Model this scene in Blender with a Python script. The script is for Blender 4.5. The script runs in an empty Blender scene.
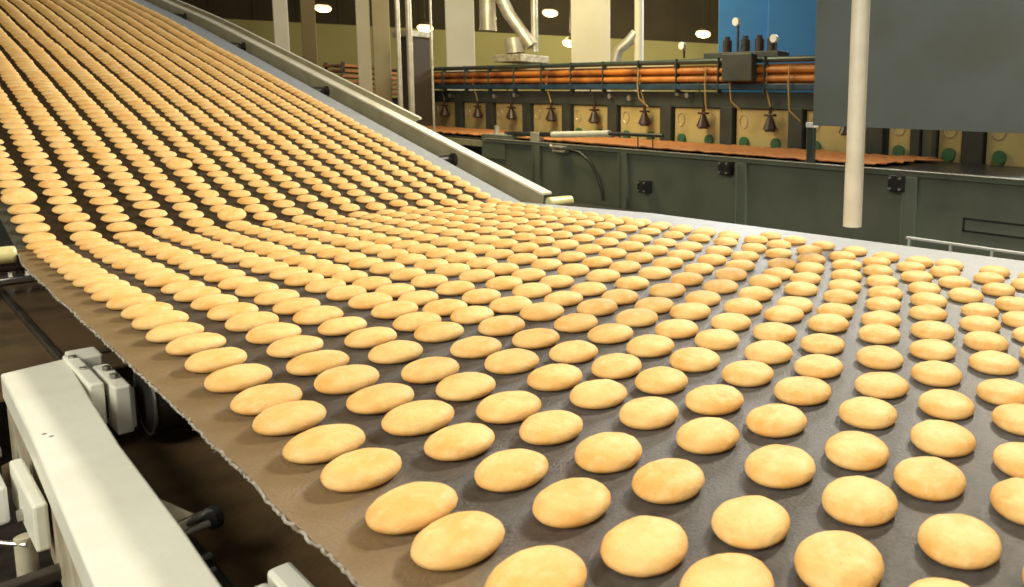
import bpy, bmesh, math, random
from mathutils import Vector, Matrix, noise
# measured biscuit centres on the level belt, in millimetres (x, y)
MEASURED = [
    (304, 452), (295, 549), (295, 628), (296, 734), (296, 822), (297, 920), (300, 1002), (301, 1105), (304, 1206),
    (307, 1308), (392, 332), (389, 422), (392, 524), (391, 621), (390, 717), (391, 810), (389, 900), (389, 996), (390, 1091),
    (396, 1190), (399, 1283), (473, 281), (474, 375), (477, 483), (478, 575), (475, 672), (476, 758), (477, 858), (476, 948),
    (480, 1056), (486, 1150), (567, 216), (567, 316), (572, 415), (575, 520), (575, 617), (573, 709), (571, 798), (569, 897),
    (569, 991), (570, 1102), (574, 1182), (582, 1278), (670, 187), (651, 283), (654, 371), (658, 485), (657, 681),
    (654, 769), (652, 864), (653, 1057), (655, 1151), (649, 1230), (752, 216), (744, 310), (749, 412), (754, 514),
    (755, 609), (747, 704), (745, 797), (746, 892), (745, 981), (747, 1080), (737, 1161), (857, 256), (839, 348), (842, 443),
    (845, 549), (843, 640), (839, 742), (836, 830), (834, 928), (831, 1031), (927, 304), (932, 403), (938, 499), (935, 601),
    (931, 695), (927, 788), (926, 885), (911, 964), (1032, 356), (1027, 453), (1042, 557), (1034, 655), (1029, 748),
    (1015, 834), (1124, 403), (1120, 496), (1119, 596), (1110, 688), (1094, 770), (1107, 877), (1106, 971), (1214, 448),
    (1219, 551), (1214, 644), (1208, 738), (1204, 833), (1204, 929), (1205, 1027), (1294, 399), (1302, 482), (1305, 590),
    (1295, 683), (1288, 778), (1288, 879), (1285, 954), (1291, 1072), (1294, 1166), (1392, 448), (1395, 549), (1391, 641),
    (1382, 738), (1379, 828), (1382, 933), (1379, 1012), (1385, 1134), (1389, 1227), (1492, 515), (1489, 613), (1482, 703),
    (1475, 800), (1475, 887), (1477, 993), (1475, 1095), (1488, 1189), (1499, 1301), (1584, 480), (1586, 571), (1573, 674),
    (1567, 760), (1565, 854), (1562, 954), (1569, 1061), (1574, 1169), (1586, 1261), (1664, 586), (1662, 701), (1640, 772),
    (1636, 866), (1647, 968), (1654, 1073), (1661, 1177), (1669, 1271), (1597, 1372),
]
R = math.radians
C = bpy.context.scene.collection
sc = bpy.context.scene

# ------------------------------------------------------------------ camera, light, exposure
# world frame: belt surface z = 0, belt travel along Y, +X to its right, floor z = -0.95
FLOOR = -0.95
RW = ((0.60206, -0.08100, 0.79433), (-0.79800, -0.09500, 0.59516), (0.02680, -0.99223, -0.12152))
def camera():
    # orthonormal camera axes in world coordinates: right, down, forward
    f, p, r = 712.809, .122, .027
    cx, cy = 777.374, 200.0
    n = Vector((math.sin(r)*math.cos(p), -math.cos(r)*math.cos(p), -math.sin(p)))
    V = Vector((-181-cx, 75-cy, f)); Y = (V - V.dot(n)*n).normalized(); X = Y.cross(n)
    M = Matrix((X, Y, n))                      # world = M @ cam(x right, y down, z forward)
    cd = bpy.data.cameras.new('camera'); co = bpy.data.objects.new('camera', cd); C.objects.link(co)
    right = M @ Vector((1,0,0)); up = M @ Vector((0,-1,0)); back = M @ Vector((0,0,-1))
    m = Matrix((right, up, back)).transposed().to_4x4(); m.translation = Vector((0,0,.376))
    co.matrix_world = m
    cd.sensor_width = 36; cd.lens = f*36/1024
    cd.shift_x = (512-cx)/1024; cd.shift_y = (cy-293.5)/1024
    cd.clip_start = .02; cd.clip_end = 200
    cd.dof.use_dof = True; cd.dof.focus_distance = 1.35; cd.dof.aperture_fstop = 11
    sc.camera = co
    return M, f, cx, cy
CM, CF, CCX, CCY = camera()
def px(P):                                     # only used to decide which biscuits the view can see
    q = CM.transposed() @ (Vector(P) - Vector((0,0,.376)))
    return (CCX + CF*q.x/q.z, CCY + CF*q.y/q.z, q.z)

w = bpy.data.worlds.new('world'); sc.world = w; w.use_nodes = True
w.node_tree.nodes['Background'].inputs[0].default_value = (1.0, .90, .66, 1)
w.node_tree.nodes['Background'].inputs[1].default_value = .25
def area(name, loc, target, size, power, col, sy=None):
    d = bpy.data.lights.new(name, 'AREA'); d.energy = power; d.color = col; d.size = size
    if sy: d.shape = 'RECTANGLE'; d.size_y = sy
    o = bpy.data.objects.new(name, d); C.objects.link(o); o.location = loc
    o.rotation_euler = (Vector(target)-Vector(loc)).to_track_quat('-Z', 'Y').to_euler()
    return o
area('ceiling_key_light', (4.1, 1.1, 2.9), (.8, .9, 0), .5, 190, (1, .93, .78))
area('added_fill_light', (.2, -.8, 2.9), (.8, 1.6, 0), 1.6, 28, (1, .94, .80))  # added overhead fill near the camera, lifts biscuit tops and beam
area('ceiling_row_light', (11.0, 6.6, 4.6), (1.6, 1.3, 0), 5.0, 1500, (.93, .97, 1.0), 3.0)
area('added_left_light', (-2.6, .4, 2.3), (.5, .9, -.1), 2.0, 125, (1, .95, .82))  # added light from the left, reaches under the belt and the beam side
area('added_oven_light', (3.9, 6.6, 2.6), (5.85, 6.2, .2), 1.6, 100, (1, .86, .50))  # added area light aimed at the oven panels to brighten them
area('added_column_light', (4.6, 7.4, 4.6), (7.6, 11.5, .9), 1.6, 125, (1, .90, .62))  # added to raise the camera-facing sides of the columns
area('added_wall_light', (12.5, 15.5, 4.6), (16.5, 21.5, .9), 3.0, 700, (1, .90, .50))  # unseen extra light washing the far wall
vs = sc.view_settings
vs.view_transform = 'Standard'; vs.look = 'None'; vs.exposure = 0.27; vs.gamma = 1.0; vs.use_curve_mapping = False

# ------------------------------------------------------------------ materials
def mat(name, col, rough=.5, metal=0., col2=None, scale=20., mix=(.4,.65), bump=0., bscale=80., emit=None, spec=.5, detail=4., coords='Object'):
    m = bpy.data.materials.new(name); m.use_nodes = True; nt = m.node_tree; b = nt.nodes['Principled BSDF']
    b.inputs['Base Color'].default_value = (*col, 1); b.inputs['Roughness'].default_value = rough
    b.inputs['Metallic'].default_value = metal; b.inputs['Specular IOR Level'].default_value = spec
    tc = nt.nodes.new('ShaderNodeTexCoord')
    if col2:
        n = nt.nodes.new('ShaderNodeTexNoise'); n.inputs['Scale'].default_value = scale; n.inputs['Detail'].default_value = detail
        nt.links.new(tc.outputs[coords], n.inputs['Vector'])
        r = nt.nodes.new('ShaderNodeValToRGB'); r.color_ramp.elements[0].position = mix[0]; r.color_ramp.elements[1].position = mix[1]
        r.color_ramp.elements[0].color = (*col, 1); r.color_ramp.elements[1].color = (*col2, 1)
        nt.links.new(n.outputs['Fac'], r.inputs['Fac']); nt.links.new(r.outputs['Color'], b.inputs['Base Color'])
    if bump:
        n2 = nt.nodes.new('ShaderNodeTexNoise'); n2.inputs['Scale'].default_value = bscale; n2.inputs['Detail'].default_value = 5
        nt.links.new(tc.outputs[coords], n2.inputs['Vector'])
        bp = nt.nodes.new('ShaderNodeBump'); bp.inputs['Strength'].default_value = bump; bp.inputs['Distance'].default_value = .004
        nt.links.new(n2.outputs['Fac'], bp.inputs['Height']); nt.links.new(bp.outputs['Normal'], b.inputs['Normal'])
    if emit:
        b.inputs['Emission Color'].default_value = (*emit[0], 1); b.inputs['Emission Strength'].default_value = emit[1]
    return m

def biscuit_material():
    m = mat('baked_biscuit', (.86,.60,.245), .62, spec=.35)
    nt = m.node_tree; b = nt.nodes['Principled BSDF']; L = nt.links.new
    g = nt.nodes.new('ShaderNodeNewGeometry')
    def nz(scale, det):
        n = nt.nodes.new('ShaderNodeTexNoise'); n.inputs['Scale'].default_value = scale; n.inputs['Detail'].default_value = det
        L(g.outputs['Position'], n.inputs['Vector']); return n
    def mixc(fac, a, c):
        x = nt.nodes.new('ShaderNodeMix'); x.data_type = 'RGBA'; L(fac, x.inputs[0])
        if hasattr(a, 'links'): L(a, x.inputs[6])
        else: x.inputs[6].default_value = (*a, 1)
        if hasattr(c, 'links'): L(c, x.inputs[7])
        else: x.inputs[7].default_value = (*c, 1)
        return x.outputs[2]
    def ramp(src, p0, p1):
        r = nt.nodes.new('ShaderNodeMapRange'); r.inputs[1].default_value = p0; r.inputs[2].default_value = p1; L(src, r.inputs[0]); return r.outputs[0]
    c = mixc(ramp(nz(22,2).outputs['Fac'], .35, .68), (.87,.575,.225), (.80,.43,.12))   # some baked darker
    c = mixc(ramp(nz(60,5).outputs['Fac'], .50, .80), c, (.87,.61,.27))
    c = mixc(ramp(nz(380,3).outputs['Fac'], .66, .80), c, (.52,.25,.07))
    L(c, b.inputs['Base Color'])
    n2 = nz(130, 6); bp = nt.nodes.new('ShaderNodeBump'); bp.inputs['Strength'].default_value = .5; bp.inputs['Distance'].default_value = .003
    L(n2.outputs['Fac'], bp.inputs['Height']); L(bp.outputs['Normal'], b.inputs['Normal'])
    b.inputs['Subsurface Weight'].default_value = 0.0
    return m

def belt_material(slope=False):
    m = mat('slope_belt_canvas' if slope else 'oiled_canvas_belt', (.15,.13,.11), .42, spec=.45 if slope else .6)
    lo, hi = ((.012,.008,.004), (.042,.029,.015)) if slope else ((.042,.036,.029), (.125,.108,.088))  # slope canvas set darker and browner than the level belt
    nt = m.node_tree; b = nt.nodes['Principled BSDF']; L = nt.links.new
    tc = nt.nodes.new('ShaderNodeTexCoord')
    def nz(scale, det, vec=None, rough=.5):
        n = nt.nodes.new('ShaderNodeTexNoise'); n.inputs['Scale'].default_value = scale; n.inputs['Detail'].default_value = det
        n.inputs['Roughness'].default_value = rough
        L(vec or tc.outputs['Object'], n.inputs['Vector']); return n.outputs['Fac']
    def mr(src, a, b_, c=0, d=1):
        r = nt.nodes.new('ShaderNodeMapRange'); r.inputs[1].default_value = a; r.inputs[2].default_value = b_; r.inputs[3].default_value = c; r.inputs[4].default_value = d
        L(src, r.inputs[0]); return r.outputs[0]
    def mixc(fac, a, c):
        x = nt.nodes.new('ShaderNodeMix'); x.data_type = 'RGBA'; L(fac, x.inputs[0])
        if hasattr(a, 'links'): L(a, x.inputs[6])
        else: x.inputs[6].default_value = (*a, 1)
        if hasattr(c, 'links'): L(c, x.inputs[7])
        else: x.inputs[7].default_value = (*c, 1)
        return x.outputs[2]
    sep = nt.nodes.new('ShaderNodeSeparateXYZ'); L(tc.outputs['Object'], sep.inputs[0])
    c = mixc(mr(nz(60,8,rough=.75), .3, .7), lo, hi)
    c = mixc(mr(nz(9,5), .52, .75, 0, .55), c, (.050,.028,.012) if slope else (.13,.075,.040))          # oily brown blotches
    # worn oil-brown margin along the left edge (stays with the belt)
    ad = nt.nodes.new('ShaderNodeMath'); ad.operation = 'MULTIPLY_ADD'
    L(nz(16,5), ad.inputs[0]); ad.inputs[1].default_value = .10; L(sep.outputs['X'], ad.inputs[2])
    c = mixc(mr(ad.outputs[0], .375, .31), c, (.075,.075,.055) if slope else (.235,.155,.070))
    # hall light's sheen put into the colour towards the right, then pale selvedge
    ad2 = nt.nodes.new('ShaderNodeMath'); ad2.operation = 'MULTIPLY_ADD'
    L(nz(7,4), ad2.inputs[0]); ad2.inputs[1].default_value = .35; L(sep.outputs['X'], ad2.inputs[2])
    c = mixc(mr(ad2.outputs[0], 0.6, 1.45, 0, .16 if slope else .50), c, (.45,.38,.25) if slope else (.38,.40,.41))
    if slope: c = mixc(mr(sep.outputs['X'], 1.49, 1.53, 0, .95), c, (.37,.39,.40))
    else: c = mixc(mr(ad2.outputs[0], 1.66, 1.86, 0, .95), c, (.40,.41,.41))
    L(c, b.inputs['Base Color'])
    L(mr(nz(30,5), .3, .7, .34, .52), b.inputs['Roughness'])
    bp = nt.nodes.new('ShaderNodeBump'); bp.inputs['Strength'].default_value = .9; bp.inputs['Distance'].default_value = .003
    L(nz(220,6,rough=.7), bp.inputs['Height']); L(bp.outputs['Normal'], b.inputs['Normal'])
    return m

M = dict(
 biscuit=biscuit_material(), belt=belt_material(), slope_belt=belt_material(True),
 fray=mat('frayed_threads', (.36,.33,.27), .9, col2=(.15,.12,.08), scale=120),
 cream=mat('cream_enamel', (.84,.84,.72), .38, col2=(.79,.78,.66), scale=14, bump=.15, bscale=60),
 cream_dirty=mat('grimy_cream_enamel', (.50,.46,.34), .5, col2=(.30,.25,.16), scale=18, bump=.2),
 olive=mat('olive_shaded_cream', (.40,.36,.22), .5, col2=(.33,.29,.16), scale=8),  # frame's cream darkened to olive, shade of its inner face put into colour
 rail=mat('pale_rail_paint', (.88,.83,.66), .35, col2=(.72,.64,.42), scale=6, mix=(.55,.75)),
 yellow=mat('yellow_cream_roller', (.74,.70,.36), .35, col2=(.60,.52,.20), scale=12),
 black=mat('black_rubber', (.012,.012,.013), .35, col2=(.03,.028,.026), scale=20),
 dark=mat('dark_greasy_steel', (.035,.032,.028), .4, .4, col2=(.08,.065,.05), scale=24, bump=.2),
 brown=mat('oily_brown_sheet', (.19,.125,.065), .30, .25, col2=(.10,.068,.040), scale=9, bump=.12, bscale=30),
 brownr=mat('return_belt_canvas', (.16,.10,.042), .6, col2=(.10,.064,.028), scale=12, bump=.3, bscale=120),
 steel=mat('bright_steel', (.55,.55,.52), .25, .9, col2=(.35,.34,.31), scale=30),
 galv=mat('galvanised_duct', (.62,.58,.47), .38, .6, col2=(.48,.43,.32), scale=8),
 grey=mat('grey_green_machine_paint', (.150,.170,.125), .45, col2=(.120,.136,.098), scale=3, bump=.05),
 ovenbeam=mat('dark_green_beam_paint', (.060,.075,.062), .45, col2=(.045,.058,.048), scale=4),
 greyd=mat('dark_machine_paint', (.030,.036,.032), .5, col2=(.045,.05,.04), scale=5),
 panelgrey=mat('slate_grey_sheet', (.155,.188,.185), .42, col2=(.135,.157,.138), scale=2.5),
 tan=mat('mustard_cream_panel', (.50,.40,.17), .5, col2=(.42,.33,.13), scale=4),
 orange=mat('orange_pipe_paint', (.52,.19,.030), .5, col2=(.20,.06,.015), scale=3, bump=.1),
 cracker=mat('baked_brown_sheet', (.42,.15,.045), .6, col2=(.54,.24,.08), scale=25, bump=.3, bscale=60),
 teal=mat('teal_dark_pipe', (.045,.065,.060), .35, .3, col2=(.07,.08,.06), scale=6),
 bluestrip=mat('dark_blue_cable_tray', (.020,.055,.095), .45, col2=(.012,.03,.05), scale=8),
 blue=mat('blue_cabinet_paint', (.03,.20,.52), .45, col2=(.024,.165,.44), scale=2),
 column=mat('pale_painted_column', (.66,.60,.43), .6, col2=(.60,.54,.38), scale=1.5),
 column_tan=mat('tan_painted_column', (.34,.27,.13), .6, col2=(.28,.22,.10), scale=1.5),
 wall=mat('olive_cream_wall', (.46,.41,.19), .8, col2=(.40,.35,.16), scale=.6),
 walld=mat('dark_brown_cladding', (.060,.042,.022), .8, col2=(.045,.032,.018), scale=.8),
 floorm=mat('dark_concrete_floor', (.05,.045,.038), .45, col2=(.035,.03,.026), scale=3),
 lamp=mat('warm_lamp_glow', (1,.75,.4), .5, emit=((1,.66,.34), 2.0)),
 shade=mat('lamp_housing', (.12,.09,.05), .5),
 green=mat('green_knob', (.045,.13,.06), .4), maroon=mat('maroon_burner', (.055,.020,.016), .4, col2=(.025,.015,.012), scale=20),
 white=mat('white_rail_paint', (.78,.78,.74), .4), bolt=mat('bolt_head', (.5,.48,.42), .3, .8),
 cable=mat('black_cable', (.02,.018,.015), .45), wire=mat('ochre_cable', (.45,.30,.10), .5),
 whitepipe=mat('grimy_white_pipe', (.66,.65,.56), .4, col2=(.58,.56,.46), scale=10, bump=.1),
)

# ------------------------------------------------------------------ geometry helpers
def tag(o, label=None, cat=None, group=None, kind=None):
    if label: o['label'] = label
    if cat: o['category'] = cat
    if group: o['group'] = group
    if kind: o['kind'] = kind
    return o
def empty(name, loc, label, cat, group=None, kind=None):
    o = bpy.data.objects.new(name, None); C.objects.link(o); o.location = loc; o.empty_display_size = .05
    return tag(o, label, cat, group, kind)
def link(name, bm, m, parent=None, smooth=False):
    me = bpy.data.meshes.new(name); bmesh.ops.recalc_face_normals(bm, faces=bm.faces); bm.to_mesh(me); bm.free()
    if smooth:
        for p in me.polygons: p.use_smooth = True
        me.set_sharp_from_angle(angle=R(42))
    me.materials.append(m); o = bpy.data.objects.new(name, me); C.objects.link(o)
    if parent:
        o.parent = parent
        o.matrix_parent_inverse = Matrix.Translation(parent.location).inverted() if parent.parent is None else Matrix()
    return o
def B(): return bmesh.new()
def box(bm, lo, hi, bev=0., mtx=None):
    lo = Vector(lo); hi = Vector(hi); c = (lo+hi)/2; s = hi-lo
    r = bmesh.ops.create_cube(bm, size=1, matrix=Matrix.Translation(c) @ Matrix.Diagonal((s.x, s.y, s.z, 1)))
    vs_ = r['verts']
    if bev:
        es = {e for v in vs_ for e in v.link_edges}
        rb = bmesh.ops.bevel(bm, geom=list(es), offset=bev, segments=2, affect='EDGES', profile=.5)
        vs_ = list({v for f in rb['faces'] for v in f.verts} | {v for v in vs_ if v.is_valid})
    if mtx is not None: bmesh.ops.transform(bm, matrix=mtx, verts=[v for v in vs_ if v.is_valid])
    return bm
def cyl(bm, a, b, r, n=20, r2=None, bev=0.):
    a = Vector(a); b = Vector(b); d = b-a
    q = d.to_track_quat('Z', 'Y').to_matrix().to_4x4(); q.translation = (a+b)/2
    bmesh.ops.create_cone(bm, cap_ends=True, segments=n, radius1=r, radius2=r if r2 is None else r2, depth=d.length, matrix=q)
    return bm
def tube(bm, pts, r, n=10):
    pts = [Vector(p) for p in pts]; rings = []
    for i, p in enumerate(pts):
        d = (pts[min(i+1, len(pts)-1)] - pts[max(i-1, 0)]).normalized()
        u = d.orthogonal().normalized() if i == 0 else (u - u.dot(d)*d).normalized()
        v = d.cross(u)
        rings.append([bm.verts.new(p + r*(math.cos(t)*u + math.sin(t)*v)) for t in [2*math.pi*k/n for k in range(n)]])
    for a, b in zip(rings, rings[1:]):
        for k in range(n): bm.faces.new((a[k], a[(k+1)%n], b[(k+1)%n], b[k]))
    bm.faces.new(rings[0]); bm.faces.new(rings[-1][::-1])
    return bm
def prism(bm, poly, d0, d1, axis=1):
    # extrude a 2-D outline (a,b) along axis: axis 1 -> (a, d, b)
    def P(a, b, d): return (a, d, b) if axis == 1 else ((d, a, b) if axis == 0 else (a, b, d))
    A = [bm.verts.new(P(a, b, d0)) for a, b in poly]; Bv = [bm.verts.new(P(a, b, d1)) for a, b in poly]
    bm.faces.new(A); bm.faces.new(Bv[::-1]); n = len(poly)
    for i in range(n): bm.faces.new((A[i], Bv[i], Bv[(i+1)%n], A[(i+1)%n]))
    return bm

# ------------------------------------------------------------------ incline profile
CY = 2.47                                        # the crease where level belt meets the incline
def incline_profile():
    pts = []; y, z = CY, 0.; s = 0.; ds = .05
    while s < 9.0:
        th = 12.8 if s < 3.6 else max(11.2, 12.8 - (s-3.6)*2)
        pts.append((s, y, z, R(th))); y += ds*math.cos(R(th)); z += ds*math.sin(R(th)); s += ds
    return pts
PROF = incline_profile()
def at_s(s):
    if s < 0: return CY+s, 0., 0.
    i = min(int(s/.05), len(PROF)-2); s0, y0, z0, t0 = PROF[i]; s1, y1, z1, t1 = PROF[i+1]; k = (s-s0)/.05
    return y0+(y1-y0)*k, z0+(z1-z0)*k, t0+(t1-t0)*k
def right_edge(y, s=0):
    if s > 0: return 1.62
    return 1.93 - (y-.2)*.085 if y < 1.9 else 1.93-1.7*.085 - (y-1.9)*.29
def left_edge(y): return .221 + .009*max(0, min(1, (y-.5)/.6)) + .006*max(0, min(1, (y-1.1)/1.3)) + .014*max(0, min(1, (y-2.2)/.25)) + .0035*noise.noise(Vector((0, y*9, 0))) + .0012*noise.noise(Vector((3, y*60, 0)))

# ------------------------------------------------------------------ setting
def room():
    bm = B(); box(bm, (-6, -6, FLOOR-.1), (40, 60, FLOOR)); o = link('floor', bm, M['floorm']); tag(o, kind='structure')
    # far wall: runs across the line of sight, pale lower part, dark cladding above
    a, b = Vector((4, 33)), Vector((34, 9)); d = (b-a).normalized(); n = Vector((d.y, -d.x))*-1
    L = (b-a).length; ang = math.atan2(d.y, d.x)
    mt = Matrix.Translation((a.x, a.y, 0)) @ Matrix.Rotation(ang, 4, 'Z')
    bm = B(); box(bm, (0, 0, FLOOR), (L, .3, 3.0), mtx=mt); o = link('wall_far', bm, M['wall']); tag(o, kind='structure')
    bm = B(); box(bm, (0, -.05, 3.0), (L, .3, 5.2), mtx=mt)
    for i in range(30): box(bm, (i*1.28, -.09, 3.0), (i*1.28+.1, -.05, 5.2), mtx=mt)
    o = link('wall_far_upper', bm, M['walld']); tag(o, kind='structure')
    bm = B(); box(bm, (-6, -6, 5.2), (40, 60, 5.3))
    for i in range(9): box(bm, (-6, 4+i*5, 4.9), (40, 4.25+i*5, 5.2))
    o = link('ceiling', bm, M['walld']); tag(o, kind='structure')
room()

# ------------------------------------------------------------------ main belt
def belt_strip(st, name, m, parent=None):
    bm = B(); rows = []; NX = 12
    for T in (0, 1):
        g = []
        for l, r, y, z in st: g.append([bm.verts.new((l+(r-l)*i/NX, y, z-.004*T)) for i in range(NX+1)])
        rows.append(g)
    for g in rows:
        for a, b in zip(g, g[1:]):
            for i in range(NX): bm.faces.new((a[i], a[i+1], b[i+1], b[i]))
    t_, b_ = rows
    for j in range(len(st)-1):
        for i in (0, NX): bm.faces.new((t_[j][i], t_[j+1][i], b_[j+1][i], b_[j][i]))
    for j in (0, -1):
        for i in range(NX): bm.faces.new((t_[j][i], t_[j][i+1], b_[j][i+1], b_[j][i]))
    return link(name, bm, m, parent)
def main_belt():
    root = empty('conveyor_belt', (1.0, 1.0, 0), 'wide level grey-brown canvas belt in front carrying the biscuits, left edge frayed', 'conveyor belt')
    st = [(left_edge(-.6+i*.02), right_edge(-.6+i*.02), -.6+i*.02, 0.) for i in range(153)] + [(left_edge(CY), right_edge(CY), CY, 0.)]
    belt_strip(st, 'carrying_run', M['belt'], root)
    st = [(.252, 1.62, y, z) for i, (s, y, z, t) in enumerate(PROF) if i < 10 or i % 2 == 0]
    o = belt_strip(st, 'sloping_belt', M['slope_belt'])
    tag(o, 'dark belt sloping up to far left, pale right border, covered with dense biscuits', 'conveyor belt')
    # frayed thread edge along the left margin
    rnd = random.Random(4); bm = B()
    y = -.3; pts = []
    while y < CY:
        pts.append((left_edge(y)-.0012+rnd.uniform(-.0012,.0012), y, -.0015+rnd.uniform(-.001,.0012))); y += .006
    tube(bm, pts, .0014, 6)
    for k in range(2600):
        y = rnd.uniform(-.1, CY); x = left_edge(y); L = rnd.uniform(.002, .005)*(1.5 if rnd.random() < .04 else 1)
        a = Vector((x+.002, y, -.001)); b = a + Vector((-L*rnd.uniform(.5,1), rnd.uniform(-.7,.7)*L, rnd.uniform(-.5,.35)*L))
        cyl(bm, a, b, .0006, 4, .0003)
    link('frayed_edge', bm, M['fray'], root)
    bm = B(); box(bm, (.185, -.7, -.166), (1.8, 2.3, -.160)); link('return_run', bm, M['brownr'], root)
main_belt()

# ------------------------------------------------------------------ biscuits
def biscuit_mesh(seed, rx=.035, ry=.035, h=.0225, crack=False):
    rnd = random.Random(seed); off = Vector((seed*7.3, seed*1.7, seed*3.1))
    bm = B(); N = 36
    prof = [(.76,0.),(.90,.09),(.98,.23),(1.0,.37),(.975,.53),(.915,.67),(.82,.79),(.68,.885),(.48,.955),(.26,.99)]
    rings = []
    for pr, pz in prof:
        ring = []
        for k in range(N):
            a = 2*math.pi*k/N; c, s_ = math.cos(a), math.sin(a)
            wob = 1 + .022*noise.noise(Vector((c*1.3, s_*1.3, 0))+off) + .012*noise.noise(Vector((c*5, s_*5, pz))+off)*(pr > .6)
            x, y = pr*rx*c*wob, pr*ry*s_*wob
            z = pz*h*(1 + .07*noise.noise(Vector((x*45, y*45, 0))+off))
            if pz > .5: z += .0005*noise.noise(Vector((x*150, y*150, 1))+off)
            if crack and pz > .5: z -= .004*math.exp(-((y-.3*x-.004)/.003)**2)
            ring.append(bm.verts.new((x, y, max(z, 0))))
        rings.append(ring)
    for a, b in zip(rings, rings[1:]):
        for k in range(N): bm.faces.new((a[k], a[(k+1)%N], b[(k+1)%N], b[k]))
    top = bm.verts.new((0, 0, h*(1+.03*rnd.uniform(-1,1))))
    for k in range(N): bm.faces.new((rings[-1][k], rings[-1][(k+1)%N], top))
    bm.faces.new(rings[0][::-1])
    bmesh.ops.recalc_face_normals(bm, faces=bm.faces)
    me = bpy.data.meshes.new('biscuit'); bm.to_mesh(me); bm.free()
    for p in me.polygons: p.use_smooth = True
    me.materials.append(M['biscuit']); return me
MESHES = [biscuit_mesh(i, .0366+.0006*(i%3-1), .0366-.0007*(i%2), .0208+.0012*(i%4)/3) for i in range(10)]

def grow(y):                                      # biscuits shrink a little towards the fold, where they lie denser
    return 1 - .15*max(0, min(1, (y-1.15)/1.25))
def layout():
    rnd = random.Random(11); out = []            # (lane, order along the belt, location, rotation)
    meas = {}
    for x, y in MEASURED:
        x, y = x/1000, y/1000
        meas.setdefault(round((x-.295)/.0895), []).append((y, x))
    for k in range(16):
        q = sorted(meas.get(k, [])); P = .0945
        full = []
        for (y0, x0), (y1, x1) in zip(q, q[1:]):     # fill the gaps of the measured stretch
            full.append((y0, x0)); g = round((y1-y0)/P)
            for j in range(1, g): full.append((y0+(y1-y0)*j/g, x0+(x1-x0)*j/g+rnd.uniform(-.002,.002)))
        full.append(q[-1])
        y, x = full[0]
        while y > -.5: y -= P; full.insert(0, (y, x+rnd.uniform(-.003,.003)))
        y, x = full[-1]; xc = .295+.081*k-.002; y_s, x_s = y, x
        while y + P < CY-.02:
            P = .0945 - .0215*max(0, min(1, (y-1.2)/1.0))
            y += P+rnd.uniform(-.0035,.0035); u = (y-y_s)/(CY-y_s)
            full.append((y, x_s+(xc-x_s)*u+rnd.uniform(-.003,.003)))
        for y, x in full: out.append((k, y, Vector((x, y, 0)), 0.))
        s = full[-1][0]+P-CY
        while s < 7.4:
            wk = .081 - .0019*min(s, 3)
            x0 = .295 + .016*min(s, 2.6)
            yy, zz, th = at_s(s)
            out.append((k, CY+s, Vector((x0+k*wk+rnd.uniform(-.0022,.0022), yy, zz)), th))
            s += (.074 if s < .9 else max(.056, .074-(s-.9)*.014))+rnd.uniform(-.003,.003)
    return out
ORD = ['zeroth','first','second','third','fourth','fifth','sixth','seventh','eighth','ninth','tenth','eleventh','twelfth','thirteenth','fourteenth','fifteenth','sixteenth','seventeenth','eighteenth','nineteenth','twentieth','twenty-first','twenty-second','twenty-third','twenty-fourth','twenty-fifth','twenty-sixth','twenty-seventh','twenty-eighth','twenty-ninth','thirtieth','thirty-first','thirty-second','thirty-third','thirty-fourth','thirty-fifth','thirty-sixth','thirty-seventh','thirty-eighth']
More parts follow.
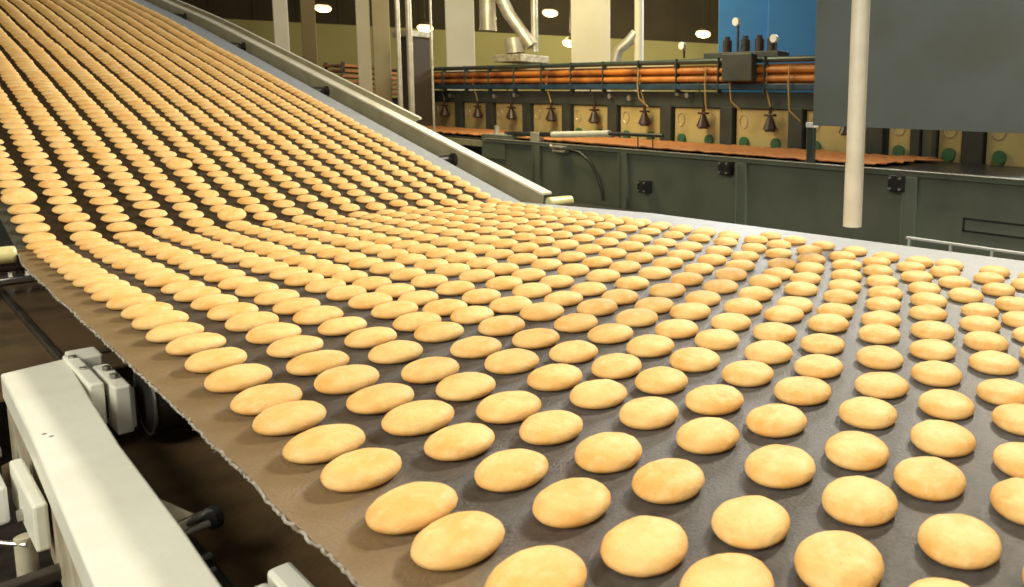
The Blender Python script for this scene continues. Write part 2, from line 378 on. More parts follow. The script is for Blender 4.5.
def biscuits():
    rnd = random.Random(5)
    lay = layout(); seen = []
    odd = {  # the raised, misshapen ones near the fold: (nearest point, tilt, scale, label)
     'a': ((30, 194), 'big lumpy biscuit tipped up at the far left edge, just above the fold'),
     'b': ((227, 216), 'big cracked biscuit tipped up right at the fold of the belt'),
     'c': ((175, 166), 'big biscuit tipped up on the slope, above the cracked one at the fold'),
    }
    vis = []; out_of_view = []
    for k, o, P, th in lay:
        x, y, d = px(P+Vector((0,0,.012)))
        if d < .1: continue
        r = .036*CF/d*(1.6 if x < 300 else 1.25)
        if not (-r < x < 1024+r and -r < y < 587+r):
            if -320 < x < 1400 and -60 < y < 900: out_of_view.append([k, o, P, th])
            continue
        vis.append([k, o, P, th, x, y, d, None])
    for key, ((ox, oy), lab) in odd.items():
        c = min(vis, key=lambda v: (v[4]-ox)**2 + (v[5]-oy)**2); c[7] = key
    # count along every line from its near end
    idx = {}
    for v in sorted(vis, key=lambda v: v[1]):
        # only biscuits with their middle inside the frame are counted
        if -2 < v[4] < 1026 and -2 < v[5] < 589: idx[v[0]] = idx.get(v[0], 0)+1; v.append(idx[v[0]])
        else: v.append(0)
    vis.sort(key=lambda v: (v[7] is None, v[6]))
    solo, rest = vis[:300], vis[300:]
    for v in solo:
        k, o, P, th, x, y, d, key, i = v
        me = MESHES[rnd.randrange(len(MESHES))]
        ob = bpy.data.objects.new('biscuit', me)
        tilt = Matrix.Rotation(th, 4, 'X'); lift = .0006
        sc_ = rnd.uniform(.97, 1.035)
        rot = Matrix.Rotation(R(rnd.uniform(-1.5,1.5)), 4, 'X') @ Matrix.Rotation(rnd.uniform(0, 6.28), 4, 'Z')
        sc_ *= grow(o)*(.98 if th else 1)
        if key:
            sc_ = 1.0; lift = .0108; rot = Matrix.Rotation(R(17), 4, 'X') @ Matrix.Rotation(R(rnd.uniform(0,40)), 4, 'Z')
            ob.data = biscuit_mesh(40+ord(key), .036, .032, .019, crack=(key == 'b'))
        ob.matrix_world = Matrix.Translation(P) @ tilt @ Matrix.Translation((0, 0, lift)) @ rot @ Matrix.Scale(sc_, 4)
        C.objects.link(ob)
        if k < 8: where = '%s line from the frayed edge' % ORD[k+1] if k else 'outermost line beside the frayed edge'
        else: where = '%s line from the bare right border' % ORD[16-k] if k < 15 else 'outermost line beside the bare right border'
        if key: lab = odd[key][1]
        elif i == 0: lab = 'biscuit cut by picture edge, nearest in %s' % where
        elif i == 1: lab = 'golden round biscuit nearest the camera in the %s' % where.replace('the bare','bare')
        else: lab = 'golden biscuit, %s from near end of %s' % (ORD[i], where)
        tag(ob, lab, 'biscuit', 'round biscuits in lines on the belt')
    # the small distant ones, one object
    bm = B(); rnd = random.Random(9); low = []
    for i in range(4):
        b2 = B(); N = 16; off = Vector((i*3.3, 1, 2)); rs = []
        for pr, pz in [(.78,0),(1.0,.36),(.90,.70),(.6,.92)]:
            rs.append([b2.verts.new((pr*.035*math.cos(6.2832*k/N)*(1+.03*noise.noise(Vector((math.cos(6.2832*k/N),math.sin(6.2832*k/N),0))+off)), pr*.035*math.sin(6.2832*k/N), pz*.0208)) for k in range(N)])
        for a, b in zip(rs, rs[1:]):
            for k in range(N): b2.faces.new((a[k], a[(k+1)%N], b[(k+1)%N], b[k]))
        t = b2.verts.new((0,0,.0208))
        for k in range(N): b2.faces.new((rs[-1][k], rs[-1][(k+1)%N], t))
        me = bpy.data.meshes.new('far_biscuit'); b2.to_mesh(me); b2.free(); low.append(me)
    for v in rest+out_of_view:
        k, o, P, th = v[:4]; n0 = len(bm.verts); bm.from_mesh(low[rnd.randrange(4)])
        bm.verts.ensure_lookup_table()
        m = Matrix.Translation(P) @ Matrix.Rotation(th, 4, 'X') @ Matrix.Translation((0,0,.0006)) @ Matrix.Rotation(R(rnd.uniform(-2,2)+(5 if o > CY+1.2 else 0)), 4, 'X') @ Matrix.Rotation(rnd.uniform(0,6.28), 4, 'Z') @ Matrix.Scale(rnd.uniform(.97,1.04)*grow(o)*1.01, 4)
        for vv in bm.verts[n0:]: vv.co = m @ vv.co
    o = link('distant_biscuits', bm, M['biscuit'], smooth=True)
    tag(o, 'the many small distant golden biscuits in close lines on the sloping belt', 'biscuits', kind='stuff')
    print('visible', len(vis), 'solo', len(solo))
biscuits()

# ------------------------------------------------------------------ incline frame on the right
def incline_frame():
    y0, z0, t0 = at_s(0)
    root = empty('incline_side_frame', (1.70, CY, 0), 'cream steel side frame running up the right side of the sloping belt', 'conveyor frame')
    def sweep(poly, s0, s1, name, m, smooth=False):
        bm = B(); ss = [s0]
        while ss[-1] < s1-.001: ss.append(min(ss[-1]+.15, s1))
        rings = []
        for s in ss:
            y, z, t = at_s(max(s, 0)); 
            if s < 0: y += s
            rings.append([bm.verts.new((x, y - h*math.sin(t), z + h*math.cos(t))) for x, h in poly])
        n = len(poly)
        for a, b in zip(rings, rings[1:]):
            for k in range(n): bm.faces.new((a[k], a[(k+1)%n], b[(k+1)%n], b[k]))
        bm.faces.new(rings[0]); bm.faces.new(rings[-1][::-1])
        return link(name, bm, m, root, smooth)
    sweep([(1.715,-.16),(1.721,-.16),(1.721,.022),(1.715,.022)], .0, 8.4, 'web_plate', M['olive'])
    sweep([(1.710,.022),(1.757,.022),(1.757,.031),(1.710,.031)], .0, 8.4, 'top_flange', M['rail'])
    sweep([(1.785,.040),(1.797,.040),(1.797,.050),(1.785,.050)], 1.15, 8.4, 'guide_rail', M['rail'])
    sweep([(1.757,.020),(1.785,.040),(1.785,.046),(1.757,.028)], 1.15, 8.4, 'rail_bracket', M['olive'])
    for s in (.68, 2.05, 3.35, 4.6):
        y, z, t = at_s(s)
        bm = B(); cyl(bm, (.26, y, z-.030), (1.690, y, z-.028), .023, 20); r = link('support_roller', bm, M['dark'], root)
        r['label'] = 'dark steel support roller under the slope'
        bm = B(); cyl(bm, (1.690, y, z-.028), (1.715, y, z-.028), .016, 14); cyl(bm, (1.704, y, z-.028), (1.715, y, z-.028), .031, 24); link('roller_bearing', bm, M['dark'], root)
    # legs under the frame
    for s in (1.3, 3.6, 6.0):
        y, z, t = at_s(s); bm = B(); box(bm, (1.722, y-.035, FLOOR), (1.78, y+.035, z-.04), .003); link('leg', bm, M['olive'], root)
    # left hand side of the frame, hidden by biscuits but carrying the rollers
    sweep([(.16,-.16),(.168,-.16),(.168,-.03),(.16,-.03)], 1.2, 8.4, 'web_plate', M['olive'])
incline_frame()

def fold_roller():
    root = empty('fold_roller', (1.0, 2.43, -.03), 'yellow-cream roller bar under the fold, its ends poking out past both belt edges', 'roller')
    bm = B(); cyl(bm, (.12, 2.44, -.027), (1.69, 2.44, -.027), .0195, 28); link('roller_tube', bm, M['dark'], root, True)
    for a, b, y in ((-.25, .246, 2.42), (1.700, 1.812, 2.41)):
        bm = B(); cyl(bm, (a, y, -.003), (b, y, -.003), .0205, 28)
        o = link('roller_end', bm, M['yellow'], root, True); o['label'] = 'yellow-cream roller end beside the belt edge'
        mod = o.modifiers.new('b', 'BEVEL'); mod.width = .007; mod.segments = 3; mod.limit_method = 'ANGLE'
    bm = B(); box(bm, (1.70, 2.39, -.16), (1.72, 2.46, -.05), .003); box(bm, (.12, 2.39, -.16), (.14, 2.46, -.05), .003); link('bearing_bracket', bm, M['dark'], root)
fold_roller()

# ------------------------------------------------------------------ left foreground machinery
def left_side():
    # white box beam
    root = empty('box_beam', (.15, 1.1, -.06), 'thick cream-white steel beam along the near left side, beside the frayed belt edge', 'beam')
    poly_top = [(.132,1.600),(.208,1.622),(.190,1.16),(.186,.89),(.172,.45),(.095,.45),(.111,.84),(.118,1.05),(.126,1.30)]
    bm = B(); zt, zb = -.060, -.100
    top = [bm.verts.new((x, y, zt)) for x, y in poly_top]; bot = [bm.verts.new((x, y, zb)) for x, y in poly_top]
    bm.faces.new(top); bm.faces.new(bot[::-1]); n = len(top)
    for i in range(n): bm.faces.new((top[i], bot[i], bot[(i+1)%n], top[(i+1)%n]))
    o = link('beam_body', bm, M['cream'], root)
    md = o.modifiers.new('b', 'BEVEL'); md.width = .003; md.segments = 3; md.limit_method = 'ANGLE'
    # lower dirty web plate seen on the outer side
    bm = B(); ed = [(.132,1.60),(.126,1.30),(.118,1.05),(.111,.84),(.095,.45)]
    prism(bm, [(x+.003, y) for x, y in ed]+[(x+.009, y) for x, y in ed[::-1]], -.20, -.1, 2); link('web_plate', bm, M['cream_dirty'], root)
    for yy in (1.50, 1.25, 1.0, .8):
        bm = B(); cyl(bm, (.116, yy, -.15), (.104, yy, -.15), .008, 6); link('bolt', bm, M['bolt'], root)
    for (x, y) in ((.137,1.27),(.141,1.255)):
        bm = B(); cyl(bm, (x, y, -.061), (x, y, -.0592), .0022, 10); link('rivet', bm, M['bolt'], root)
    # clamp blocks at the far end
    c = empty('clamp_block', (.225, 1.5, -.06), 'chipped cream clamp block at the far end of the white beam', 'bracket')
    bm = B(); box(bm, (.205, 1.43, -.125), (.222, 1.63, -.056), .003); box(bm, (.212, 1.60, -.10), (.25, 1.66, -.058), .003); link('cheek_plate', bm, M['cream'], c)
    bm = B(); box(bm, (.227, 1.40, -.135), (.247, 1.545, -.060), .003)
    for i in range(5): box(bm, (.2455, 1.405+i*.028, -.13), (.251, 1.418+i*.028, -.068), .002)
    link('toothed_plate', bm, M['cream'], c)
    bm = B(); box(bm, (.2, 1.45, -.12), (.25, 1.62, -.085)); link('core_block', bm, M['dark'], c)
    for (x, y) in ((.213,1.60),(.214,1.52),(.237,1.50),(.237,1.45)):
        bm = B(); cyl(bm, (x, y, -.058), (x, y, -.052), .0055, 6); link('bolt', bm, M['bolt'], c)
    # black roller just inside the belt edge
    r = empty('tension_roller', (.6, 1.42, -.1), 'black roller with a shiny rim under the frayed edge, beyond the white beam end', 'roller')
    bm = B(); cyl(bm, (.262, 1.40, -.085), (1.75, 1.40, -.085), .058, 40); link('roller_body', bm, M['black'], r, False)
    bm = B(); tube(bm, [(.262, 1.40+.058*math.cos(t), -.085+.058*math.sin(t)) for t in [2*math.pi*k/40 for k in range(41)]], .0022, 8); link('rim', bm, M['steel'], r, True)
    # trough sheets beyond the beam
    s = empty('trough_sheet', (.1, 2.1, -.1), 'oily brown sheet metal tray beside the belt at the left edge', 'tray')
    bm = B(); box(bm, (.230, 1.69, -.116), (.42, 2.90, -.110), .001); link('inner_sheet', bm, M['brown'], s)
    bm = B(); box(bm, (-.35, 1.66, -.124), (.222, 2.90, -.118), .001); link('outer_sheet', bm, M['brown'], s)
    bm = B(); box(bm, (.222, 1.66, -.124), (.230, 2.90, -.106), .001); link('seam_lip', bm, M['dark'], s)
    bm = B(); tube(bm, [(.235, 1.80, -.106), (.27, 1.79, -.104), (.33, 1.80, -.106)], .004, 8); link('wire_edge', bm, M['steel'], s, True)
    t = empty('silver_clamp_bar', (.12, 2.35, -.09), 'shiny steel clamp bar at the left edge below the yellow roller end', 'clamp')
    bm = B(); box(bm, (-.15, 2.60, -.106), (.300, 2.65, -.090), .004); link('bar', bm, M['steel'], t)
    bm = B(); box(bm, (-.15, 2.70, -.108), (.285, 2.82, -.060), .004); link('dark_block', bm, M['dark'], t)
    for x in (.22, .255, .285):
        bm = B(); cyl(bm, (x, 2.625, -.090), (x, 2.625, -.080), .008, 6); link('nut', bm, M['bolt'], t)
    # latch next to the beam (middle)
    l = empty('hinge_latch', (.2, .98, -.1), 'small bolted latch with steel pins between white beam and lower belt', 'latch')
    bm = B(); prism(bm, [(.176,1.02),(.196,1.03),(.212,.955),(.19,.94)], -.10, -.085, 2); link('plate', bm, M['cream_dirty'], l)
    bm = B(); cyl(bm, (.176, .948, -.09), (.222, .958, -.09), .0055, 14); cyl(bm, (.176, .930, -.092), (.219, .937, -.092), .0045, 14); link('pin', bm, M['steel'], l, True)
    bm = B(); cyl(bm, (.222, .945, -.091), (.229, .947, -.091), .013, 20); link('end_cap', bm, M['black'], l)
    bm = B(); box(bm, (.178, .60, -.15), (.212, .94, -.115), .003); link('lever_arm', bm, M['black'], l)
    bm = B(); cyl(bm, (.18, .885, -.105), (.208, .893, -.105), .004, 10); cyl(bm, (.18, .86, -.108), (.205, .867, -.108), .003, 10); link('pin', bm, M['steel'], l)
    # guard strip whose edge bounds the lower belt
    g = empty('guard_strip', (.215, .8, -.13), 'dark rubber guard strip between white beam and lower belt', 'strip')
    bm = B(); prism(bm, [(.222,-.19),(.228,-.19),(.228,-.152),(.222,-.152)], .5, 1.36); link('strip', bm, M['dark'], g)
    # two pale blocks at the very bottom
    for i, (x, y) in enumerate(((.196,.757),(.222,.775))):
        bm = B(); box(bm, (x, y-.10, -.112), (x+.021, y, -.078), .004)
        o = link('end_block', bm, M['cream']); tag(o, ('chipped cream block touching the white beam at the picture bottom','chipped cream block at the picture bottom, the one further from the white beam')[i], 'block', 'cream blocks at the bottom edge')
    # post with collar and tie rods left of the beam
    p = empty('beam_post', (.07, 1.2, -.2), 'pale bracket post with dark tie bar under the white beam, lower left corner', 'bracket')
    bm = B(); box(bm, (.109, 1.16, -.165), (.122, 1.335, -.106), .003); link('bracket_plate', bm, M['cream'], p)
    bm = B(); cyl(bm, (.106, 1.22, -.165), (.106, 1.22, FLOOR), .010, 18); link('post', bm, M['cream_dirty'], p, True)
    bm = B(); cyl(bm, (.113, 1.35, -.145), (.113, 1.35, -.118), .010, 18); link('collar', bm, M['brown'], p, True)
    bm = B(); box(bm, (-.20, 1.125, -.190), (.128, 1.143, -.176), .002); link('tie_bar', bm, M['dark'], p)
    bm = B(); cyl(bm, (-.1, 1.42, -.13), (.106, 1.21, -.172), .003, 10); link('tie_rod', bm, M['steel'], p)
    bm = B(); box(bm, (.055, 1.27, -.165), (.100, 1.34, -.115), .004); link('side_plate', bm, M['white'], p)
    k = empty('hose_coupling', (.11, 1.15, -.24), 'greasy steel coupling below the beam in the bottom left corner', 'coupling')
    bm = B(); tube(bm, [(.03,1.17,-.29),(.07,1.17,-.245),(.10,1.18,-.225),(.13,1.20,-.235),(.15,1.22,-.28)], .009, 12); link('hose', bm, M['black'], k, True)
    for q in range(3):
        bm = B(); cyl(bm, (.078+q*.013, 1.172+.003*q, -.240+.006*q), (.085+q*.013, 1.174+.003*q, -.236+.006*q), .0125, 16); link('ring', bm, M['steel'], k)
    bm = B(); cyl(bm, (.118, .90, -.135), (.106, .90, -.135), .006, 8); o = link('beam_screw', bm, M['steel']); tag(o, 'shiny screw head on the outer side of the white beam', 'screw')
    # dark understructure
    u = empty('under_frame', (.3, 1.0, -.5), 'dark steel frame below the belt, mostly in shadow', 'frame')
    for x in (.02, 1.9):
        for y in (-.3, 1.9): bm = B(); box(bm, (x, y, FLOOR), (x+.05, y+.05, -.27), .003); link('leg', bm, M['dark'], u)
    bm = B(); box(bm, (.02, -.6, -.30), (1.95, 2.5, -.27)); link('bed_plate', bm, M['dark'], u)
    for y in (.15, .75, 1.95):
        bm = B(); cyl(bm, (.27, y, -.030), (1.75, y, -.030), .025, 20); link('bed_roller', bm, M['dark'], u)
left_side()

# ------------------------------------------------------------------ vertical pipe and grey panel at right
def right_front():
    root = empty('hanging_pipe', (1.711, 1.016, .06), 'vertical grimy white pipe hanging over the right of the belt, before the grey panel', 'pipe')
    bm = B(); cyl(bm, (1.711, 1.016, .065), (1.711, 1.016, .242), .0262, 28); cyl(bm, (1.711, 1.016, .242), (1.711, 1.016, 1.6), .0252, 28); link('tube', bm, M['whitepipe'], root, True)
    p = empty('grey_cabinet', (3.5, 1.3, .307), 'large slate grey sheet metal box at upper right behind the white pipe', 'cabinet')
    bm = B(); box(bm, (3.50, .2, .307), (3.85, 2.376, 1.45), .004); link('body', bm, M['panelgrey'], p)
    bm = B(); box(bm, (3.495, .2, .307), (3.50, 2.17, 1.38), .001); link('front_sheet', bm, M['panelgrey'], p)
    for yy in (.35, 2.25):
        bm = B(); box(bm, (3.7, yy, 1.45), (3.76, yy+.06, 5.2)); link('hanger', bm, M['greyd'], p)
right_front()

# ------------------------------------------------------------------ second conveyor
def second_conveyor():
    X = 4.45
    root = empty('second_conveyor', (X, 4, FLOOR), 'grey-green steel conveyor crossing behind the biscuit belt, brown product layer on top', 'conveyor')
    bm = B(); box(bm, (X, -1.0, -.56), (X+.04, 7.45, -.035)); link('side_panel', bm, M['grey'], root)
    bm = B(); box(bm, (X-.03, -1.0, -.035), (X+.10, 7.45, .0), .004); link('top_rail', bm, M['grey'], root)
    bm = B(); box(bm, (X-.035, -1.0, .0), (X-.005, 7.4, .006), .001); o = link('rail_trim', bm, M['galv'], root)
    for y in (6.47, 5.13, 3.70, 2.20, .7):
        bm = B(); box(bm, (X-.035, y-.07, -.80), (X, y+.02, -.035), .003); box(bm, (X-.05, y+.02, -.56), (X, y+.035, -.035)); link('upright', bm, M['grey'], root)
        bm = B(); box(bm, (X+.1, y-.05, FLOOR), (X+.2, y+.05, -.5)); link('leg', bm, M['greyd'], root)
    bm = B(); box(bm, (X+.02, -1.0, -.70), (X+1.2, 7.3, -.57)); link('under_tray', bm, M['greyd'], root)
    for y, z, s_ in ((4.80,-.32,.055),(3.83,-.085,.055),(2.27,-.085,.055)):
        bm = B(); box(bm, (X-.085, y-s_, z-s_), (X-.0, y+s_, z+s_), .006); b = link('black_box', bm, M['black'], root)
        b['label'] = 'black square bearing block with bolts'
        for dy in (-1, 1):
            for dz in (-1, 1):
                bm = B(); cyl(bm, (-.0, dy*s_*.68, dz*s_*.68), (-.01, dy*s_*.68, dz*s_*.68), .009, 8)
                o = link('bolt', bm, M['bolt']); o.parent = b; o.location = (X-.085, y, z); o.matrix_parent_inverse = Matrix.Translation(root.location).inverted()
                o.parent = b; o.matrix_parent_inverse = Matrix()
    bm = B()                                        # recessed slot outline on the right hand panel
    for lo, hi in (((X-.006, .9, -.287), (X, 1.80, -.275)), ((X-.006, .9, -.368), (X, 1.80, -.356)), ((X-.006, 1.788, -.368), (X, 1.80, -.275))): box(bm, lo, hi)
    link('slot_frame', bm, M['black'], root)
    # moving surface with the brown baked layer
    bm = B(); box(bm, (X+.10, -1.0, -.03), (X+1.33, 12.2, -.006)); link('belt_surface', bm, M['black'], root)
    bm = B()
    N = 40
    y0, y1 = 2.55, 12.1
    g = []
    for j in range(121):
        y = y0+(y1-y0)*j/120
        g.append([bm.verts.new((X+.13+1.12*i/14, y+.25*noise.noise(Vector((i*.5,7,0)))*(j < 4), .004+.018*noise.noise(Vector((i*.9, j*.8, 0)))+.012)) for i in range(15)])
    for a, b in zip(g, g[1:]):
        for i in range(14): bm.faces.new((a[i], a[i+1], b[i+1], b[i]))
    o = link('baked_layer', bm, M['cracker'], root, True); md = o.modifiers.new('s', 'SOLIDIFY'); md.thickness = .012
    o['label'] = 'orange-brown baked layer covering the belt surface'
    # tail end stand at the left
    bm = B(); box(bm, (X-.02, 7.05, -.22), (X+.25, 7.5, .05), .006); link('end_plate', bm, M['grey'], root)
    bm = B(); box(bm, (X+.04, 7.45, -.10), (X+.08, 12.2, -.03)); link('side_panel', bm, M['olive'], root)
    # small details standing on it
    r = empty('air_cylinder', (X+.05, 6, .1), 'thin black and white rod lying along the rail of the grey conveyor', 'rod')
    bm = B(); cyl(bm, (X+.1, 7.2, .065), (X+.1, 6.35, .085), .026, 14); cyl(bm, (X+.1, 5.45, .13), (X+.1, 4.72, .14), .018, 12); link('dark_barrel', bm, M['black'], r, True)
    bm = B(); cyl(bm, (X+.1, 6.35, .085), (X+.1, 5.45, .13), .032, 16); link('pale_tube', bm, M['whitepipe'], r, True)
    bm = B(); box(bm, (X+.02, 7.15, .0), (X+.16, 7.4, .06), .01); cyl(bm, (X+.05, 7.3, .05), (X+.05, 7.3, .15), .025, 12); link('mount', bm, M['galv'], r)
    bm = B(); box(bm, (X+.06, 6.55, .0), (X+.14, 6.7, .10), .01); link('mount', bm, M['galv'], r)
    for y in (5.05, 4.85): bm = B(); cyl(bm, (X+.1, y, .0), (X+.1, y, .14), .006, 8); link('stay', bm, M['dark'], r)
    k = empty('hose_clamp', (X-.05, 6.05, -.06), 'pale metal hose clamp on the side of the grey conveyor', 'clamp')
    bm = B(); box(bm, (X-.11, 5.93, -.035), (X-.036, 6.12, -.012), .006); box(bm, (X-.11, 5.9, -.075), (X-.036, 6.08, -.052), .006); cyl(bm, (X-.09, 6.13, -.01), (X-.09, 6.05, -.06), .012, 10); link('clamp_body', bm, M['galv'], k)
    c = empty('hose', (X-.06, 5.5, -.2), 'black hose curving down the conveyor side from the pale clamp', 'hose')
    bm = B(); tube(bm, [(X-.07,5.95,-.045),(X-.08,5.82,-.04),(X-.09,5.66,-.06),(X-.09,5.52,-.13),(X-.08,5.42,-.25),(X-.07,5.36,-.40),(X-.06,5.35,-.50)], .014, 10); link('hose_tube', bm, M['cable'], c, True)
    p = empty('guard_post', (X+.02, 3.04, 0), 'short dark steel post with bright cap on the conveyor rail beside the grey cabinet', 'post')
    bm = B(); box(bm, (X+.0, 3.01, .0), (X+.04, 3.07, .27), .003); link('post', bm, M['teal'], p)
    bm = B(); box(bm, (X-.005, 3.0, .27), (X+.045, 3.08, .31), .004); link('cap', bm, M['white'], p)
    h = empty('white_handrail', (4.15, 1.5, FLOOR), 'thin white rail with short stays low beside the grey conveyor, far right', 'handrail')
    bm = B(); box(bm, (4.09, -.4, -.402), (4.115, 2.03, -.388), .002); link('bar', bm, M['white'], h)
    for y in (2.0, 1.72, 1.46, 1.1): bm = B(); box(bm, (4.09, y, FLOOR), (4.11, y+.015, -.395)); link('stay', bm, M['white'], h)
    bm = B(); box(bm, (4.05, 3.3, -.62), (4.4, 6.4, -.55)); o = link('drip_tray', bm, M['greyd']); tag(o, 'dark drip tray low along the foot of the grey conveyor', 'tray')
second_conveyor()

# ------------------------------------------------------------------ oven wall behind
def oven():
    X = 5.85
    root = empty('tunnel_oven', (X+.4, 6, FLOOR), 'long dark green oven with a row of mustard panels behind the grey conveyor', 'oven')
    bm = B(); box(bm, (X+.03, 1.0, FLOOR), (X+.62, 12.1, .56)); link('body', bm, M['greyd'], root)
    bm = B(); box(bm, (X-.03, 1.0, .41), (X+.03, 12.2, .58), .004); link('top_beam', bm, M['ovenbeam'], root)
    # mustard panels with their posts and fittings
    starts = [10.60, 9.67, 8.82, 7.91, 7.03, 6.12, 5.19, 4.27, 3.36]
    spans = [(a, a+.68, True) for a in starts] + [(2.90, 3.12, False), (2.69, 2.79, False), (2.42, 2.63, False), (1.40, 2.20, True)]
    for n_, (a, b, full) in enumerate(spans):
        bm = B(); box(bm, (X+.0, a, -.14), (X+.03, b, .40), .004); p = link('door_panel', bm, M['tan'] if n_ != 10 else M['grey'], root)
        if n_ == 10: continue
        if full or n_ in (9, 11):
            yk = [a+.14] if full else [(a+b)/2]
            if full: yk.append(b-.12)
            for yq in (yk if n_ > 3 else []):
                bm = B(); cyl(bm, (X, yq, .055), (X-.03, yq, .055), .058, 20); link('green_knob', bm, M['green'], root)
            # handle / dial traces
            bm = B(); tube(bm, [(X-.004, b-.10+.055*math.cos(t), .27+.07*math.sin(t)) for t in [math.pi*2*q/14 for q in range(15)]], .005, 6); link('dial_ring', bm, M['galv'], root)
        if full and n_ < 9:
            yb = a+.16
            bm = B(); cyl(bm, (X-.09, yb, .20), (X-.09, yb, .33), .078, 16, .028); cyl(bm, (X-.09, yb, .33), (X-.09, yb, .43), .018, 12); box(bm, (X-.12, yb-.06, .335), (X-.06, yb+.06, .36), .005); cyl(bm, (X-.09, yb, .20), (X-.09, yb, .18), .055, 14)
            link('burner_head', bm, M['maroon'], root)
            bm = B(); tube(bm, [(X-.09, yb, .43), (X-.10, yb+.02, .52), (X-.14, yb+.03, .62), (X-.12, yb+.03, .84)], .009, 8); link('gas_line', bm, M['wire'] if n_ % 2 else M['teal'], root, True)
    ys = sorted(starts)
    for y in [ys[0]-.11]+[a+.79 for a in ys]:
        bm = B(); box(bm, (X-.05, y-.085, -.20), (X+.03, y+.085, .42), .004); link('post', bm, M['greyd'], root)
    for a, b in ((2.22,2.40),(2.64,2.68),(2.8,2.89),(1.2,1.38)):
        bm = B(); box(bm, (X-.04, a, -.20), (X+.03, b, .42), .003); link('post', bm, M['greyd'], root)
    # service trays and pipes along the top
    bm = B(); box(bm, (X-.16, 2.0, .60), (X+.05, 12.0, .66), .006); link('cable_tray', bm, M['bluestrip'], root)
    for z, r_ in ((.71,.034),(.80,.034)):
        bm = B(); cyl(bm, (X-.12, 2.2, z), (X-.12, 12.0, z), r_, 14); link('orange_pipe', bm, M['orange'], root, True)
    bm = B(); box(bm, (X-.08, 2.2, .66), (X-.04, 12.0, .86)); link('backing_strip', bm, M['orange'], root)
    bm = B(); cyl(bm, (X-.12, 2.0, .90), (X-.12, 12.3, .90), .030, 16); link('top_pipe', bm, M['teal'], root, True)
    bm = B(); box(bm, (X+.0, 5.9, .86), (X+.06, 9.5, .93)); link('pale_backing', bm, M['column'], root)
    y = 2.6
    while y < 11.9:
        bm = B(); box(bm, (X-.165, y, .56), (X-.10, y+.014, .93)); link('pipe_bracket', bm, M['teal'], root); y += .62
    bm = B(); box(bm, (X-.02, 12.0, -.2), (X+.02, 12.12, .93)); link('end_upright', bm, M['teal'], root)
    # small bright fittings on the tray
    for y, z in ((9.4,.50),(8.9,.52),(6.9,.52),(6.55,.50),(5.75,.56),(5.6,.54),(3.55,.56),(3.42,.54),(10.6,.5)):
        bm = B(); cyl(bm, (X-.03, y, z), (X-.10, y, z), .03, 12); link('fitting', bm, M['bolt'], root)
    for y, dz in ((5.25,-.10),(4.9,-.02),(4.15,-.10),(6.3,.0),(3.45,-.06)):
        bm = B(); tube(bm, [(X-.17, y, .84), (X-.19, y-.01, .65), (X-.18, y-.02, .50+dz), (X-.13, y-.12, .40+dz)], .008, 8); link('hanging_wire', bm, M['wire'], root, True)
    # valve cluster standing on top
    v = empty('valve_manifold', (X, 4.7, .93), 'cluster of dark valves and pale gauges on top of the oven before the blue cabinet', 'valve')
    bm = B(); box(bm, (X-.1, 4.35, .93), (X+.1, 5.35, .99), .006); box(bm, (X-.26, 4.55, .68), (X-.17, 4.95, .96), .01); link('base_block', bm, M['greyd'], v)
    for i, y in enumerate((5.1, 4.85, 4.66, 4.50)):
        bm = B(); cyl(bm, (X, y, .99), (X, y, 1.12), .05, 14); cyl(bm, (X, y, 1.12), (X, y, 1.16), .03, 12); link('valve_body', bm, M['maroon'] if i % 2 == 0 else M['dark'], v)
    for y, z in ((4.92, 1.30), (4.42, 1.11), (4.97, .88), (5.70, 1.08)):
        bm = B(); cyl(bm, (X-.05, y, z), (X-.09, y, z), .042, 18); g_ = link('gauge', bm, M['white'], v)
        bm = B(); cyl(bm, (X-.04, y, min(.95, z)), (X-.04, y, max(z, .95)), .012, 8); link('gauge_stem', bm, M['dark'], v)
oven()

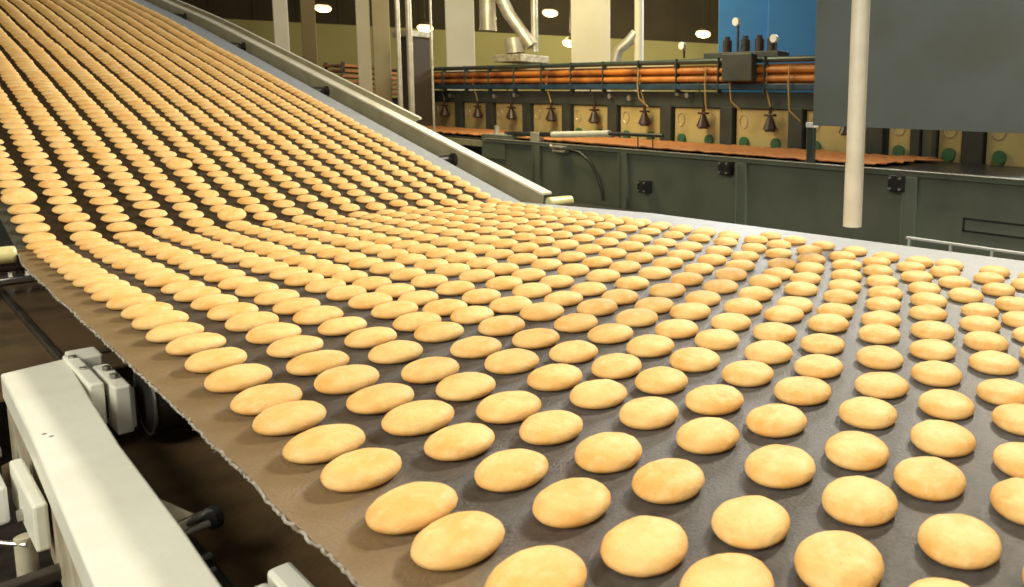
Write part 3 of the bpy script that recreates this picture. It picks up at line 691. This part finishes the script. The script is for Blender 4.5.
# ------------------------------------------------------------------ hall background
def background():
    def column(c, w_, label, m=M['column'], half=None):
        bm = B(); ang = math.atan2(c[1], c[0]); mt = Matrix.Translation((c[0], c[1], 0)) @ Matrix.Rotation(ang, 4, 'Z')
        box(bm, (-w_/2, -w_/2, FLOOR), (w_/2, w_/2, 5.2), .01, mt); r = link('column', bm, m)
        tag(r, label, 'column'); return r
    column((6.85, 12.20), .46, 'pale square column left of the hanging ducts')
    column((6.95, 8.75), .55, 'pale square column between the ducts and the white pipe')
    column((4.55, 13.5), .20, 'narrow pale column rising behind the sloping belt, leftmost in view')
    column((5.20, 12.1), .19, 'pale narrow column just left of a tan one behind the slope')
    column((5.40, 11.95), .24, 'tan square column beside the pale narrow one', M['column_tan'])
    column((5.35, 14.6), .22, 'dim tan column between the leftmost column and the first lamp', M['column_tan'])
    # twin thin pipes passing in front
    g = empty('twin_pipe', (4.24, 8.83, FLOOR), 'pair of thin shiny vertical pipes at the left end of the oven', 'pipe')
    for dx, dy, r_ in ((-.03,.06,.028),(.05,-.05,.034)):
        bm = B(); cyl(bm, (4.24+dx, 8.83+dy, FLOOR), (4.24+dx, 8.83+dy, 5.2), r_, 14); link('tube', bm, M['galv'], g, True)
    bm = B(); cyl(bm, (4.39, 8.46, FLOOR), (4.39, 8.46, 5.2), .013, 10); o = link('conduit', bm, M['galv']); tag(o, 'very thin vertical conduit right of the twin pipes', 'conduit')
    # ducts
    d = empty('vertical_duct', (5.6, 9.3, 1.4), 'short fat silver duct hanging beside the left pale column', 'duct')
    bm = B(); cyl(bm, (5.66, 9.35, 1.42), (5.66, 9.35, 5.2), .105, 24); cyl(bm, (5.66, 9.35, 1.40), (5.66, 9.35, 1.43), .115, 24); link('tube', bm, M['galv'], d, True)
    d = empty('elbow_duct', (5.8, 9.0, 1.1), 'slanting silver duct elbow joining a thin upright pipe above the oven', 'duct')
    bm = B(); tube(bm, [(5.72,9.20,1.95),(5.80,9.05,1.62),(5.90,8.90,1.38),(5.98,8.80,1.20)], .085, 18); cyl(bm, (5.84,9.02,1.30), (5.86,9.0,1.10), .13, 18); link('slanted_tube', bm, M['galv'], d, True)
    bm = B(); cyl(bm, (6.03, 8.80, 1.12), (6.03, 8.80, 5.2), .048, 16); link('upright_tube', bm, M['galv'], d, True)
    bm = B(); box(bm, (5.7, 8.65, .97), (6.15, 9.3, 1.07), .01); link('base_box', bm, M['cream_dirty'], d)
    d = empty('branch_pipe', (6.9, 7.6, 1.0), 'white vertical pipe with a slanting branch above the oven, right of the columns', 'pipe')
    bm = B(); cyl(bm, (6.88, 7.62, .56), (6.88, 7.62, 5.2), .062, 18); link('upright_tube', bm, M['column'], d, True)
    bm = B(); tube(bm, [(6.86,7.66,1.42),(6.80,7.74,1.30),(6.72,7.86,1.18),(6.70,7.90,1.02)], .068, 14); link('branch_tube', bm, M['galv'], d, True)
    # blue cabinet
    c = empty('blue_cabinet', (7.0, 5.5, .56), 'tall blue cabinet standing behind the oven, left of the grey cabinet', 'cabinet')
    mt = Matrix.Translation((6.62, 5.92, 0)) @ Matrix.Rotation(math.atan2(-1.12, .92), 4, 'Z')
    bm = B(); box(bm, (0, 0, FLOOR), (.78, .5, 2.6), .006, mt); link('shaded_half', bm, M['blue'], c)
    bm = B(); box(bm, (.60, -.10, FLOOR), (1.24, .5, 2.6), .006, mt); link('front_half', bm, M['blue'], c)
    bm = B(); box(bm, (1.24, -.12, FLOOR), (1.29, .5, 2.6), .003, mt); link('white_edge', bm, M['white'], c)
    # hanging lamps
    spots = [((6.06,15.81,2.17),'warm lamp above the sloping belt, leftmost of the lamps'),((7.24,14.17,1.84),'warm lamp on a cord between twin pipes and left pale column'),
             ((8.74,12.24,2.20),'warm lamp high between the two pale columns'),((8.93,11.87,1.62),'lower warm lamp touching the right pale column'),((10.51,9.80,1.87),'warm lamp in the dark bay left of the blue cabinet')]
    for (x, y, z), lab in spots:
        e = empty('pendant_lamp', (x, y, z), lab, 'lamp', 'pendant lamps of the hall')
        bm = B(); bmesh.ops.create_uvsphere(bm, u_segments=20, v_segments=10, radius=.15, matrix=Matrix.Translation((x, y, z)) @ Matrix.Diagonal((1,1,.5,1))); link('glowing_bowl', bm, M['lamp'], e, True)
        bm = B(); cyl(bm, (x, y, z+.055), (x, y, z+.12), .12, 18, .05); link('shade', bm, M['shade'], e)
        bm = B(); cyl(bm, (x, y, z+.2), (x, y, 5.2), .008, 6); link('cord', bm, M['greyd'], e)
        l = bpy.data.lights.new('lamp_light', 'POINT'); l.energy = 55; l.color = (1,.80,.42); l.shadow_soft_size = .12
        lo = bpy.data.objects.new('lamp_light', l); C.objects.link(lo); lo.location = (x, y, z-.22)
    # cabinet and clutter left of the oven end
    e = empty('wall_unit', (5.25, 11.6, 1.0), 'dark boxy unit with a pale top between tan column and twin pipes', 'cabinet')
    bm = B(); box(bm, (5.36, 10.95, FLOOR), (5.66, 11.4, 1.36), .01); link('body', bm, M['walld'], e)
    bm = B(); box(bm, (5.33, 10.92, 1.36), (5.70, 11.45, 1.45), .01); link('top', bm, M['cream_dirty'], e)
    e = empty('stacked_racks', (5.0, 10.6, 0), 'rusty orange racks stacked behind the upper slope', 'rack')
    bm = B()
    for i in range(6): box(bm, (5.05, 12.5+i*.02, .50+i*.085), (6.10, 13.3, .54+i*.085), .003)
    link('shelf', bm, M['orange'], e)
    for x, y in ((5.08,12.6),(6.05,12.6),(5.08,13.25),(6.05,13.25)):
        bm = B(); box(bm, (x-.02, y-.02, FLOOR), (x+.02, y+.02, 1.0)); link('upright', bm, M['dark'], e)
    bm = B(); box(bm, (5.12, 12.66, FLOOR), (6.0, 13.2, .45)); link('base_unit', bm, M['walld'], e)
background()
